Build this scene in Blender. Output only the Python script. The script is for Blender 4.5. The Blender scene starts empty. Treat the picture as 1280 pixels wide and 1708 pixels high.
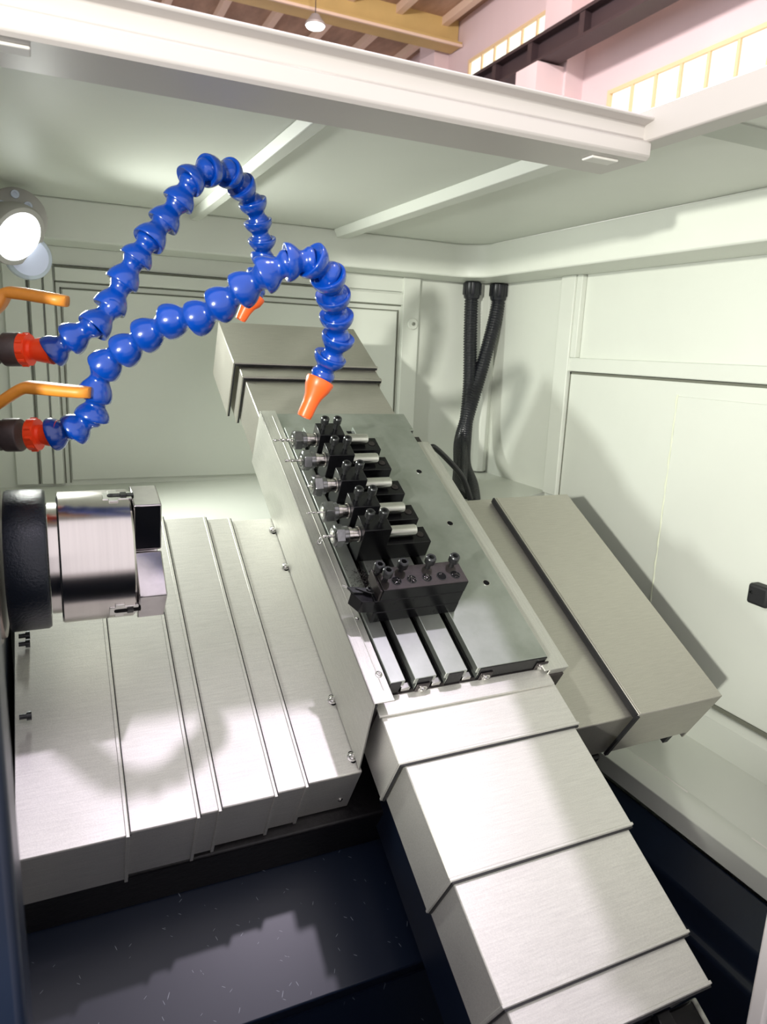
import bpy, bmesh, math, random
from mathutils import Vector, Matrix, Quaternion
random.seed(7)
C = bpy.context.scene
COL = C.collection
PI = math.pi
H = 1.4                                   # camera height above the hall floor
# ------------------------------------------------------------------ camera
cam = bpy.data.cameras.new('camera')
co = bpy.data.objects.new('camera', cam); COL.objects.link(co); C.camera = co
R_ = ((0.90821348, -0.4164773, 0.04116947), (-0.05593984, -0.21829716, -0.97427772), (0.41475174, 0.88254915, -0.2215581))
co.matrix_world = Matrix(((R_[0][0], -R_[1][0], -R_[2][0], 0), (R_[0][1], -R_[1][1], -R_[2][1], 0),
                          (R_[0][2], -R_[1][2], -R_[2][2], H), (0, 0, 0, 1)))
cam.sensor_fit = 'VERTICAL'; cam.sensor_height = 24.0; cam.lens = 24.0 * 1191.06 / 1708
cam.clip_start = 0.02; cam.clip_end = 100
cam.dof.use_dof = True; cam.dof.focus_distance = 0.85; cam.dof.aperture_fstop = 9.0
# ------------------------------------------------------------------ world, light, exposure
w = bpy.data.worlds.new('world'); C.world = w; w.use_nodes = True
bg = w.node_tree.nodes['Background']
bg.inputs[0].default_value = (1.0, 0.93, 0.97, 1); bg.inputs[1].default_value = 1.12
C.view_settings.view_transform = 'Standard'; C.view_settings.look = 'None'
C.view_settings.exposure = 0.16; C.view_settings.gamma = 1.0; C.view_settings.use_curve_mapping = False
LED_POWER = 13.0
ADDED_LAMP_POWER = 150.0
BAY_POWER = 240.0


def light(name, kind, loc, power, col, aim=None, **kw):
    l = bpy.data.lights.new(name, kind); l.energy = power; l.color = col
    for k, v in kw.items(): setattr(l, k, v)
    o = bpy.data.objects.new(name, l); COL.objects.link(o); o.location = loc
    if aim: o.rotation_euler = (Vector(aim) - Vector(loc)).to_track_quat('-Z', 'Y').to_euler()
    return o


# ------------------------------------------------------------------ materials
def nodes(name):
    m = bpy.data.materials.new(name); m.use_nodes = True
    nt = m.node_tree; b = nt.nodes['Principled BSDF']
    return m, nt, b


def nn(nt, t, **kw):
    n = nt.nodes.new(t)
    for k, v in kw.items():
        if k in n.inputs: n.inputs[k].default_value = v
        else: setattr(n, k, v)
    return n


def mat(name, col, rough=0.5, metal=0.0, noise=0.0, nscale=(20, 20, 20), bump=0.0, col2=None, rnoise=0.0, coat=0.0, spec=0.5, detail=6):
    m, nt, b = nodes(name); L = nt.links
    b.inputs['Base Color'].default_value = (*col, 1); b.inputs['Roughness'].default_value = rough
    b.inputs['Metallic'].default_value = metal; b.inputs['Coat Weight'].default_value = coat
    b.inputs['Coat Roughness'].default_value = 0.12; b.inputs['Specular IOR Level'].default_value = spec
    if noise or bump or rnoise:
        tc = nn(nt, 'ShaderNodeTexCoord'); mp = nn(nt, 'ShaderNodeMapping'); mp.inputs['Scale'].default_value = nscale
        L.new(tc.outputs['Object'], mp.inputs[0])
        no = nn(nt, 'ShaderNodeTexNoise', Detail=detail, Roughness=0.6); no.inputs['Scale'].default_value = 1.0
        L.new(mp.outputs[0], no.inputs[0])
        if noise:
            mx = nn(nt, 'ShaderNodeMix'); mx.data_type = 'RGBA'
            c2 = col2 or tuple(c * (1 - noise) for c in col)
            mx.inputs[6].default_value = (*col, 1); mx.inputs[7].default_value = (*c2, 1)
            rp = nn(nt, 'ShaderNodeValToRGB'); rp.color_ramp.elements[0].position = 0.35; rp.color_ramp.elements[1].position = 0.7
            L.new(no.outputs[0], rp.inputs[0]); L.new(rp.outputs[0], mx.inputs[0]); L.new(mx.outputs[2], b.inputs['Base Color'])
        if rnoise:
            mr = nn(nt, 'ShaderNodeMapRange'); mr.inputs[3].default_value = max(0.02, rough - rnoise); mr.inputs[4].default_value = rough + rnoise
            L.new(no.outputs[0], mr.inputs[0]); L.new(mr.outputs[0], b.inputs['Roughness'])
        if bump:
            bp = nn(nt, 'ShaderNodeBump', Strength=bump, Distance=0.001); L.new(no.outputs[0], bp.inputs['Height']); L.new(bp.outputs[0], b.inputs['Normal'])
    return m


def sheet_mat(name, col, rough, brush_axis):
    """Rolled stainless sheet: fine grain with faint rub marks along one direction and patchy dull film."""
    m, nt, b = nodes(name); L = nt.links
    b.inputs['Metallic'].default_value = 0.82
    tc = nn(nt, 'ShaderNodeTexCoord')

    def noise(scale, det=4):
        mp = nn(nt, 'ShaderNodeMapping'); mp.inputs['Scale'].default_value = scale
        L.new(tc.outputs['Object'], mp.inputs[0])
        no = nn(nt, 'ShaderNodeTexNoise', Detail=det, Roughness=0.6); no.inputs['Scale'].default_value = 1.0
        L.new(mp.outputs[0], no.inputs[0]); return no
    st = [700, 700, 700]; st[brush_axis] = 40
    n1 = noise(st, 3); n2 = noise((5, 5, 5), 3); n3 = noise((900, 900, 900), 2)
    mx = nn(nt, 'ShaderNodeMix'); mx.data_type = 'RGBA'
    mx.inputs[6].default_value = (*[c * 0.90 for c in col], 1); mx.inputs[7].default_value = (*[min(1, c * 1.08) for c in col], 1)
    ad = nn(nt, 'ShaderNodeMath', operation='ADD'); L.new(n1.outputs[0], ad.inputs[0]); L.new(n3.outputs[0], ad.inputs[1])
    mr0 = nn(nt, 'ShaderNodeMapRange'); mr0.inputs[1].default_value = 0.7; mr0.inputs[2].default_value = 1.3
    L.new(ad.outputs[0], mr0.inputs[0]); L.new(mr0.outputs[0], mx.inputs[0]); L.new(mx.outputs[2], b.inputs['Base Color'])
    mr = nn(nt, 'ShaderNodeMapRange'); mr.inputs[1].default_value = 0.3; mr.inputs[2].default_value = 0.7
    mr.inputs[3].default_value = rough - 0.05; mr.inputs[4].default_value = rough + 0.07
    L.new(n2.outputs[0], mr.inputs[0]); L.new(mr.outputs[0], b.inputs['Roughness'])
    bp = nn(nt, 'ShaderNodeBump', Strength=0.12, Distance=0.0005); L.new(ad.outputs[0], bp.inputs['Height']); L.new(bp.outputs[0], b.inputs['Normal'])
    return m


def emit(name, col, s):
    m, nt, b = nodes(name); b.inputs['Base Color'].default_value = (0, 0, 0, 1)
    b.inputs['Emission Color'].default_value = (*col, 1); b.inputs['Emission Strength'].default_value = s
    return m


def navy_mat():
    m, nt, b = nodes('scratched navy paint'); L = nt.links
    b.inputs['Roughness'].default_value = 0.33
    tc = nn(nt, 'ShaderNodeTexCoord')
    acc = None
    for rot, sc, th_ in ((0.35, 26, 0.05), (-0.45, 20, 0.05), (1.0, 34, 0.055), (0.15, 7, 0.016), (-0.9, 30, 0.05)):
        mp = nn(nt, 'ShaderNodeMapping'); mp.vector_type = 'TEXTURE'; mp.inputs['Rotation'].default_value = (0, 0, rot); mp.inputs['Scale'].default_value = (1 / (sc * 7), 1 / (sc * 0.8), 1)
        L.new(tc.outputs['Object'], mp.inputs[0])
        vo = nn(nt, 'ShaderNodeTexVoronoi'); vo.inputs['Scale'].default_value = 1.0; vo.inputs['Randomness'].default_value = 1.0
        L.new(mp.outputs[0], vo.inputs[0])
        lt = nn(nt, 'ShaderNodeMath', operation='LESS_THAN'); lt.inputs[1].default_value = th_
        L.new(vo.outputs['Distance'], lt.inputs[0])
        if acc is None: acc = lt
        else:
            mxx = nn(nt, 'ShaderNodeMath', operation='MAXIMUM'); L.new(acc.outputs[0], mxx.inputs[0]); L.new(lt.outputs[0], mxx.inputs[1]); acc = mxx
    mx = nn(nt, 'ShaderNodeMix'); mx.data_type = 'RGBA'
    mx.inputs[6].default_value = (0.007, 0.013, 0.030, 1); mx.inputs[7].default_value = (0.25, 0.28, 0.32, 1)
    L.new(acc.outputs[0], mx.inputs[0]); L.new(mx.outputs[2], b.inputs['Base Color'])
    return m


M = dict(
    paint=mat('pale green enclosure paint', (0.72, 0.745, 0.68), 0.45, noise=0.05, nscale=(3, 3, 3), bump=0.06, spec=0.5),
    paint_hall_toned=mat('enclosure paint toned by hall light', (0.58, 0.545, 0.52), 0.38, noise=0.04, nscale=(4, 4, 4)),  # same paint as the enclosure; tone of the hall light put into the colour
    seam=mat('dark seam', (0.16, 0.165, 0.13), 0.8),
    stain=mat('chipped edge paint', (0.5, 0.52, 0.44), 0.6, noise=0.7, nscale=(60, 60, 60)),
    sheet=sheet_mat('stainless sheet', (0.72, 0.71, 0.67), 0.50, 0),
    sheetv=sheet_mat('stainless sheet brushed along', (0.66, 0.66, 0.61), 0.48, 1),
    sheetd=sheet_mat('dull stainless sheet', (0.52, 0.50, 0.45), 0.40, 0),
    ground=mat('ground steel plate', (0.50, 0.53, 0.50), 0.36, 0.85, noise=0.25, nscale=(18, 18, 18), col2=(0.36, 0.39, 0.35), bump=0.1, rnoise=0.08),
    steel=mat('turned steel', (0.66, 0.625, 0.60), 0.20, 1.0, noise=0.06, nscale=(250, 4, 4), bump=0.015),
    bright=mat('bright steel', (0.72, 0.71, 0.69), 0.22, 1.0, noise=0.1, nscale=(200, 200, 200)),
    jaw=mat('machined jaw steel', (0.55, 0.52, 0.53), 0.16, 1.0, noise=0.15, nscale=(60, 60, 60)),
    ring=mat('black glossy cast ring', (0.012, 0.016, 0.024), 0.22, 0.2, bump=0.5, nscale=(500, 500, 500)),
    oxide=mat('black oxide steel', (0.009, 0.009, 0.011), 0.25, 0.35, noise=0.4, nscale=(60, 60, 60), rnoise=0.08),
    oxide2=mat('worn brown black oxide', (0.075, 0.065, 0.065), 0.38, 0.7, noise=0.3, nscale=(90, 90, 90)),
    screw=mat('dark screw steel', (0.075, 0.078, 0.08), 0.30, 0.75, noise=0.3, nscale=(400, 400, 400)),
    socket=mat('screw socket black', (0.004, 0.004, 0.005), 0.7, spec=0.15),
    nut=mat('blackened collet nut', (0.26, 0.265, 0.27), 0.18, 0.9, noise=0.3, nscale=(200, 200, 200)),
    navy=mat('navy paint', (0.007, 0.013, 0.030), 0.35, noise=0.3, nscale=(12, 12, 12)),
    navys=navy_mat(),
    black=mat('dirty black rail', (0.010, 0.009, 0.011), 0.45, 0.3, noise=0.5, nscale=(150, 150, 150), bump=0.6),
    rubber=mat('black wiper rubber', (0.012, 0.012, 0.014), 0.6),
    blue=mat('blue hose plastic', (0.001, 0.055, 0.38), 0.20, coat=0.35, noise=0.2, nscale=(25, 25, 25), spec=0.6),
    orange=mat('orange nozzle plastic', (1.0, 0.14, 0.02), 0.35),
    red=mat('red orange connector', (0.95, 0.07, 0.015), 0.35),
    lever=mat('amber lever grip', (0.80, 0.30, 0.035), 0.42, noise=0.15, nscale=(80, 80, 80)),
    valve=mat('brown grey valve', (0.085, 0.065, 0.062), 0.5, 0.3, noise=0.2, nscale=(150, 150, 150), bump=0.2),
    conduit=mat('black corrugated plastic', (0.010, 0.011, 0.015), 0.28),
    lamp_body=mat('grey lamp casting', (0.42, 0.40, 0.39), 0.45, 0.3),
    lamp_lens=emit('lamp lens', (0.95, 1.0, 0.98), 4.0),
    lamp_glass=mat('frosted lamp ring', (0.60, 0.66, 0.80), 0.25, 0.2),
    hwall=mat('hall plaster', (0.76, 0.62, 0.62), 0.8, noise=0.06, nscale=(0.8, 0.8, 0.3)),
    hceil=mat('wood ceiling', (0.50, 0.33, 0.23), 0.8, noise=0.45, nscale=(3.0, 0.9, 3.0), detail=8),
    purlin=mat('pale purlin', (0.80, 0.62, 0.48), 0.6),
    yellow=mat('ochre beam paint', (0.62, 0.45, 0.17), 0.5, noise=0.1, nscale=(2, 2, 2)),
    rail=mat('dark crane rail paint', (0.045, 0.028, 0.030), 0.5),
    wframe=mat('cream window frame', (0.82, 0.62, 0.36), 0.5),
    pane=emit('daylit pane', (1.0, 0.99, 0.86), 1.35),
    bay=emit('high bay lens', (1.0, 1.0, 0.98), 6.0),
    white=mat('white post paint', (0.82, 0.80, 0.76), 0.5),
    cfloor=mat('hall concrete', (0.35, 0.33, 0.32), 0.7, noise=0.2, nscale=(2, 2, 2)),
    chip=mat('steel swarf', (0.45, 0.43, 0.42), 0.25, 1.0),
    brass=mat('brass bolt', (0.55, 0.35, 0.15), 0.4, 0.8),
)

# ------------------------------------------------------------------ frames and mesh building
TH = math.radians(30)
SLOPE = Matrix(((1, 0, 0, 0), (0, math.cos(TH), -math.sin(TH), 0), (0, math.sin(TH), math.cos(TH), H), (0, 0, 0, 1)))
WORLD = Matrix.Translation((0, 0, H))
bpy.context.view_layer.update()


class MB:
    """Collects shapes given in a frame's own coordinates; origin o is where the object sits."""
    def __init__(s, o=(0, 0, 0)):
        s.bm = bmesh.new(); s.o = Vector(o)

    def v(s, p): return s.bm.verts.new(Vector(p) - s.o)

    def box(s, lo, hi):
        x0, y0, z0 = lo; x1, y1, z1 = hi
        P = [s.v(p) for p in ((x0, y0, z0), (x1, y0, z0), (x1, y1, z0), (x0, y1, z0), (x0, y0, z1), (x1, y0, z1), (x1, y1, z1), (x0, y1, z1))]
        for f in ((3, 2, 1, 0), (4, 5, 6, 7), (0, 1, 5, 4), (1, 2, 6, 5), (2, 3, 7, 6), (3, 0, 4, 7)):
            s.bm.faces.new([P[i] for i in f])
        return s

    def prism(s, poly, axis, a0, a1):
        """poly: 2D points in the two other axes (in x,y,z order), extruded along axis."""
        def p3(q, a):
            l = list(q); l.insert(axis, a); return l
        A = [s.v(p3(q, a0)) for q in poly]; B = [s.v(p3(q, a1)) for q in poly]
        n = len(poly)
        s.bm.faces.new(A); s.bm.faces.new(B[::-1])
        for i in range(n): s.bm.faces.new([A[i], B[i], B[(i + 1) % n], A[(i + 1) % n]])
        return s

    def hexa(s, pts):
        P = [s.v(p) for p in pts]
        for f in ((3, 2, 1, 0), (4, 5, 6, 7), (0, 1, 5, 4), (1, 2, 6, 5), (2, 3, 7, 6), (3, 0, 4, 7)):
            s.bm.faces.new([P[i] for i in f])
        return s

    def lathe(s, p0, d, prof, seg=24, sides=None, twist=0.0, cap=True):
        """prof: list of (t, r[, sides]) along d from p0; a polygonal ring where sides is given."""
        p0 = Vector(p0); d = Vector(d).normalized()
        a = d.orthogonal().normalized(); b = d.cross(a)
        rings = []
        for k, pr in enumerate(prof):
            t, r = pr[0], pr[1]; sd = pr[2] if len(pr) > 2 else sides
            ring = []
            for i in range(seg):
                an = 2 * PI * i / seg
                rr = r
                if sd:
                    q = (an % (2 * PI / sd)) - PI / sd; rr = r * math.cos(PI / sd) / math.cos(q)
                an2 = an + twist * t
                ring.append(s.v(p0 + d * t + (a * math.cos(an2) + b * math.sin(an2)) * rr))
            rings.append(ring)
        for A, B in zip(rings, rings[1:]):
            for i in range(seg):
                j = (i + 1) % seg
                s.bm.faces.new([A[i], A[j], B[j], B[i]])
        if cap:
            s.bm.faces.new(rings[0][::-1]); s.bm.faces.new(rings[-1])
        return s

    def cyl(s, p0, p1, r, seg=24, r2=None):
        p0 = Vector(p0); p1 = Vector(p1); l = (p1 - p0).length
        return s.lathe(p0, p1 - p0, [(0, r), (l, r2 if r2 is not None else r)], seg)

    def flute(s, p0, d, L, r, twist, depth=0.45, seg=16, steps=26, tip=0.0):
        """twisted two-flute cutter"""
        p0 = Vector(p0); d = Vector(d).normalized(); a = d.orthogonal().normalized(); b = d.cross(a); rings = []
        for k in range(steps + 1):
            t = L * k / steps; ring = []
            sc = 1.0 if (L - t) > tip else max(0.12, (L - t) / max(tip, 1e-6))
            for i in range(seg):
                an = 2 * PI * i / seg
                rr = r * sc * (1 - depth * (0.5 - 0.5 * math.cos(2 * an)))
                ring.append(s.v(p0 + d * t + (a * math.cos(an + twist * t) + b * math.sin(an + twist * t)) * rr))
            rings.append(ring)
        for A, B in zip(rings, rings[1:]):
            for i in range(seg):
                j = (i + 1) % seg; s.bm.faces.new([A[i], A[j], B[j], B[i]])
        s.bm.faces.new(rings[0][::-1]); s.bm.faces.new(rings[-1]); return s

    def tube(s, path, rad, seg=14):
        pts = [Vector(p) for p in path]; n = len(pts)
        tan = [(pts[min(i + 1, n - 1)] - pts[max(i - 1, 0)]).normalized() for i in range(n)]
        a = tan[0].orthogonal().normalized(); rings = []
        for i in range(n):
            if i: a = (tan[i - 1].rotation_difference(tan[i]) @ a).normalized()
            b = tan[i].cross(a); r = rad(i / (n - 1), i) if callable(rad) else rad
            rings.append([s.v(pts[i] + (a * math.cos(2 * PI * k / seg) + b * math.sin(2 * PI * k / seg)) * r) for k in range(seg)])
        for A, B in zip(rings, rings[1:]):
            for i in range(seg):
                j = (i + 1) % seg; s.bm.faces.new([A[i], A[j], B[j], B[i]])
        s.bm.faces.new(rings[0][::-1]); s.bm.faces.new(rings[-1]); return s

    def build(s, name, m, parent=None, bevel=0.0, seg=2, smooth=True, frame=None, label=None, angle=35):
        bmesh.ops.recalc_face_normals(s.bm, faces=s.bm.faces)
        me = bpy.data.meshes.new(name); s.bm.to_mesh(me); s.bm.free()
        if smooth:
            me.shade_smooth(); me.set_sharp_from_angle(angle=math.radians(angle))
        mm = M[m] if isinstance(m, str) else m
        me.materials.append(mm)
        o = bpy.data.objects.new(name, me); COL.objects.link(o)
        if parent: o.parent = parent
        elif frame is not None: o.matrix_world = frame @ Matrix.Translation(s.o)
        if bevel:
            md = o.modifiers.new('bevel', 'BEVEL'); md.width = bevel; md.segments = seg; md.limit_method = 'ANGLE'; md.angle_limit = math.radians(40)
            md.harden_normals = False
        if label: o['label'] = label
        return o


def thing(name, label, cat, o, frame=SLOPE, group=None, rot=None):
    t = bpy.data.objects.new(name, None); COL.objects.link(t); t.empty_display_size = 0.02
    m = frame @ Matrix.Translation(Vector(o))
    if rot is not None: m = m @ rot
    t.matrix_world = m
    t['label'] = label; t['category'] = cat
    if group: t['group'] = group
    return t


def tag(o, label, cat, group=None, kind=None):
    o['label'] = label; o['category'] = cat
    if group: o['group'] = group
    if kind: o['kind'] = kind
    return o


def struct(name, mb, m, bevel=0.0, label=None, seg=2):
    o = mb.build(name, m, frame=WORLD, bevel=bevel, seg=seg); o['kind'] = 'structure'
    if label: o['label'] = label
    return o


def copy_tree(root):
    r = root.copy(); COL.objects.link(r)
    for ch in root.children:
        c = ch.copy(); COL.objects.link(c); c.parent = r
        for g in ch.children:
            d = g.copy(); COL.objects.link(d); d.parent = c
    return r


# ================================================================== THE HALL
o = MB((0, 5, -H)).box((-8, -4, -H - 0.1), (7.2, 26, -H)).build('floor', 'cfloor', frame=WORLD); o['kind'] = 'structure'
struct('wall_hall', MB((7, 10, 0)).box((7.0, 2.0, -H), (7.3, 26, 5.75)), 'hwall', label='pale pink plaster wall of the hall')
struct('ceiling_hall', MB((3, 12, 5.75)).box((-4, 4.5, 5.75), (7.3, 26, 5.9)), 'hceil', label='brown insulated hall ceiling')
k = 0
for x in (0.4, 1.3, 2.2, 3.1, 4.0, 4.9, 5.8, 6.7):
    k += 1; struct('trim_%d' % k, MB((x, 12, 5.7)).box((x - 0.06, 4.6, 5.62), (x + 0.06, 26, 5.75)), 'purlin', label='pale ceiling purlin')
for y in (13.6, 15.4, 17.4, 19.6):
    k += 1; struct('trim_%d' % k, MB((3, y, 5.7)).box((-4, y - 0.03, 5.69), (7.0, y + 0.03, 5.75)), 'purlin', label='thin ceiling batten')
# ochre roof beam
t = thing('roof_beam', 'ochre steel roof beam crossing the brown hall ceiling', 'beam', (3, 12.6, 5.3), WORLD)
ob = (3, 12.6, 5.3)
MB(ob).box((-4, 12.56, 5.36), (6.98, 12.64, 5.75)).build('web', 'yellow', t)
MB(ob).box((-4, 12.40, 5.30), (6.98, 12.80, 5.36)).build('lower_flange', 'yellow', t)
MB(ob).box((-4, 12.38, 5.28), (6.98, 12.42, 5.32)).build('edge_strip', 'purlin', t)
# pilaster and corbel
struct('trim_%d' % (k + 1), MB((6.7, 9.2, 0)).box((6.70, 8.95, -H), (7.0, 9.55, 5.75)).box((6.25, 9.0, 3.55), (6.7, 9.5, 3.90))
       .prism([(6.25, 3.55), (6.7, 3.55), (6.7, 3.1)], 1, 9.0, 9.5), 'hwall', label='plaster pilaster with corbel under the crane rail')
struct('trim_%d' % (k + 2), MB((6.7, 13.2, 0)).box((6.70, 12.9, -H), (7.0, 13.5, 5.75)), 'hwall', label='plaster pilaster below the ochre beam')
# crane rail
ob = (6.45, 9, 4.0)
t = thing('crane_rail', 'dark overhead crane rail beam running along the pink wall', 'rail', ob, WORLD)
MB(ob).box((6.42, 4, 3.95), (6.48, 14, 4.25)).build('web', 'rail', t)
MB(ob).box((6.30, 4, 3.92), (6.60, 14, 3.96)).box((6.30, 4, 4.22), (6.60, 14, 4.26)).build('flange', 'rail', t)
MB(ob).box((6.40, 4, 4.26), (6.50, 14, 4.33)).build('rail_head', 'black', t)
for y in (6.2, 7.2, 8.2, 9.3, 10.2, 11.1, 12.0, 12.9):
    MB(ob).box((6.31, y - 0.05, 3.96), (6.59, y + 0.05, 4.22)).build('stiffener', 'rail', t)


def hall_window(n, y0, y1, z0, z1, bars, lab):
    f = MB((6.98, (y0 + y1) / 2, z0))
    f.box((6.95, y0 - 0.05, z0 - 0.05), (7.0, y1 + 0.05, z0)).box((6.95, y0 - 0.05, z1), (7.0, y1 + 0.05, z1 + 0.05))
    f.box((6.95, y0 - 0.05, z0), (7.0, y0, z1)).box((6.95, y1, z0), (7.0, y1 + 0.05, z1))
    for i in range(1, bars):
        y = y0 + (y1 - y0) * i / bars; f.box((6.955, y - 0.02, z0), (7.0, y + 0.02, z1))
    o = struct('window_%d' % n, f, 'wframe', label=lab)
    for i in range(bars):
        a = y0 + (y1 - y0) * i / bars + 0.02; b = y0 + (y1 - y0) * (i + 1) / bars - 0.02
        q = MB((6.98, (y0 + y1) / 2, z0)).box((6.985, a, z0), (6.998, b, z1)).build('pane', 'pane', o)
    return o


hall_window(1, 9.72, 12.05, 3.95, 4.93, 6, 'window row above and behind the crane rail')
hall_window(2, 5.3, 8.32, 4.27, 5.1, 8, 'high window row at the top edge of the photo')
hall_window(3, 4.7, 8.30, 2.2, 3.42, 9, 'long window row low on the pink wall')


def high_bay(name, loc, label, power=0, r=0.15):
    t = thing(name, label, 'lamp', loc, WORLD)
    MB().lathe((0, 0, 0), (0, 0, 1), [(0, r), (0.03, r), (0.10, r * 0.62), (0.15, r * 0.4), (0.15, 0.03)], 28).build('reflector', 'lamp_body', t)
    MB().lathe((0, 0, -0.008), (0, 0, 1), [(-0.03, r * 0.6), (-0.015, r * 0.85), (0.006, r * 0.95)], 28).build('lens', 'bay', t)
    MB().cyl((0, 0, 0.15), (0, 0, 5.75 - loc[2]), 0.008, 8).build('cord', 'rail', t)
    if power:
        light('high_bay_light', 'SPOT', (loc[0], loc[1], loc[2] + H - 0.06), power, (0.93, 0.82, 1.0), aim=(0.25, 0.45, H - 0.4), spot_size=math.radians(50), spot_blend=0.4, shadow_soft_size=0.075)
    return t


high_bay('pendant_lamp', (3.93, 11.5, 4.70), 'round white pendant lamp hanging from the brown ceiling')
high_bay('pendant_lamp', (2.6, 6.5, 4.9), 'unseen pendant lamp added over the hall aisle behind the machine, hidden by the roof', 0)
light('hall_fill_light', 'POINT', (2.6, 6.5, 4.75 + H), 900, (1.0, 0.90, 0.90), shadow_soft_size=0.2)  # unseen pendant and this point light are added to brighten the hall
high_bay('pendant_lamp', (0.42 + 0.19 * 4.6, 0.45 - 0.10 * 4.6, 4.2), 'pendant lamp straight above the open machine, out of the frame', BAY_POWER)

# ================================================================== THE ENCLOSURE (room)
struct('wall_back', MB((0.4, 1.42, -0.5)).box((-0.17, 1.40, -H), (0.92, 1.43, 0.225)), 'paint')
struct('wall_right', MB((0.91, 0.6, -0.5)).box((0.90, -0.5, -H), (0.92, 1.43, 0.225)), 'paint')
struct('wall_left', MB((-0.11, 0.9, -0.5)).box((-0.17, 0.45, -H), (-0.15, 1.43, 0.225)), 'paint')
# roof sheet, with the opening left of x=.53 and in front of y=.577
struct('ceiling', MB((0.4, 1.0, 0.211)).box((-0.17, 0.60, 0.211), (0.92, 1.43, 0.222)).box((0.545, -0.5, 0.211), (0.92, 0.60, 0.222)), 'paint')
# inner box fascia: back run and right run with a rounded inner corner
rc = 0.055; poly = [(-0.15, 1.303)]
for i in range(9):
    a = PI / 2 * i / 8
    poly.append((0.80 - rc + rc * math.sin(a), 1.303 - rc + rc * math.cos(a)))
poly += [(0.80, -0.5), (0.90, -0.5), (0.90, 1.40), (-0.15, 1.40)]
struct('trim_20', MB((0.5, 1.3, 0.15)).prism(poly, 2, 0.148, 0.211), 'paint', bevel=0.003, label='box beam running round the top of the enclosure')
# front roof beam: channel section
prof = [(0.566, 0.2235), (0.566, 0.2205), (0.578, 0.218), (0.578, 0.206), (0.571, 0.203), (0.571, 0.190), (0.575, 0.187), (0.640, 0.187), (0.640, 0.211), (0.60, 0.211), (0.60, 0.2235)]
struct('trim_21', MB((0.2, 0.6, 0.2)).prism(prof, 0, -0.17, 0.535), 'paint_hall_toned', bevel=0.002, label='front roof beam above the camera')
struct('trim_22', MB((0.55, 0.1, 0.2)).prism([(0.530, 0.203), (0.530, 0.233), (0.556, 0.233), (0.556, 0.211), (0.556, 0.203)], 1, -0.5, 0.602), 'paint_hall_toned', bevel=0.002, label='right rim beam of the roof opening')
# roof ribs
struct('trim_23', MB((0.24, 1, 0.2)).prism([(0.228, 0.211), (0.232, 0.199), (0.246, 0.199), (0.250, 0.211)], 1, 0.64, 1.303), 'paint', bevel=0.001, label='left roof rib')
struct('trim_24', MB((0.51, 1, 0.2)).prism([(0.488, 0.211), (0.494, 0.197), (0.516, 0.197), (0.522, 0.211)], 1, 0.64, 1.303), 'paint', bevel=0.001, label='right roof rib')
struct('trim_25', MB((0.6, 0.5, 0.21)).box((0.565, 0.505, 0.2095), (0.80, 0.548, 0.211)), mat('shade-toned roof paint', (0.50, 0.53, 0.47), 0.5), label='painted shade strip under the roof right of the opening')  # shade on the roof underside, painted as a darker strip
# back wall frames
ob = (0.35, 1.395, 0)
fr = MB(ob)
fr.box((-0.10, 1.392, 0.118), (0.70, 1.40, 0.148)).box((0.018, 1.388, 0.092), (0.70, 1.40, 0.114))
fr.box((0.677, 1.386, -0.26), (0.715, 1.40, 0.148)).box((0.000, 1.388, -0.26), (0.014, 1.40, 0.114)).box((-0.022, 1.391, -0.26), (-0.003, 1.40, 0.114)).box((-0.062, 1.391, -0.26), (-0.028, 1.40, 0.114))
struct('trim_26', fr, 'paint', bevel=0.0012, label='frame strips on the back wall')
fr = MB(ob).box((0.028, 1.396, -0.255), (0.668, 1.40, 0.079))
struct('door_1', fr, 'paint', bevel=0.0012, label='framed rear access panel')
fr = MB(ob)
for a, b in (((0.0165, 1.3975, -0.26), (0.0185, 1.3995, 0.092)), ((0.0165, 1.3975, 0.0895), (0.68, 1.3995, 0.0915)), ((0.0245, 1.3985, -0.26), (0.0265, 1.3998, 0.082)),
             ((0.0245, 1.3985, 0.0795), (0.67, 1.3998, 0.0815)), ((-0.0265, 1.3975, -0.26), (-0.0245, 1.3995, 0.114)), ((0.0165, 1.387, 0.1145), (0.50, 1.392, 0.1165)),
             ((0.6705, 1.3985, -0.26), (0.673, 1.3998, 0.082))):
    fr.box(a, b)
struct('trim_27', fr, 'seam', label='dark seams round the rear access panel')
# boss with screw on the right post
t = thing('screw_boss', 'small round screw boss on the pale post right of the rear panel', 'screw', (0.700, 1.386, 0.055), WORLD)
MB().lathe((0, 0, 0), (0, -1, 0), [(0, 0.012), (0.003, 0.012), (0.005, 0.010)], 24).build('boss', 'paint', t)
MB().lathe((0, -0.005, 0), (0, -1, 0), [(0, 0.004), (0.002, 0.0035), (0.002, 0.0015, 6), (0.0005, 0.0015, 6)], 24).build('screw_head', 'stain', t)
# corner stiffener between back and right wall
struct('trim_28', MB((0.87, 1.37, 0)).prism([(0.845, 1.40), (0.851, 1.385), (0.866, 1.380), (0.872, 1.365), (0.885, 1.362), (0.90, 1.372), (0.90, 1.40)], 2, -0.262, 0.148), 'paint', bevel=0.002, label='angled corner strip')
# rear ledge behind the covers
struct('trim_29', MB((0.4, 1.2, -0.27)).prism([(-0.15, 0.86), (0.70, 0.86), (0.77, 1.07), (0.90, 1.15), (0.90, 1.40), (-0.15, 1.40)], 2, -0.275, -0.265), 'paint', label='rear ledge behind the way covers')
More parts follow.
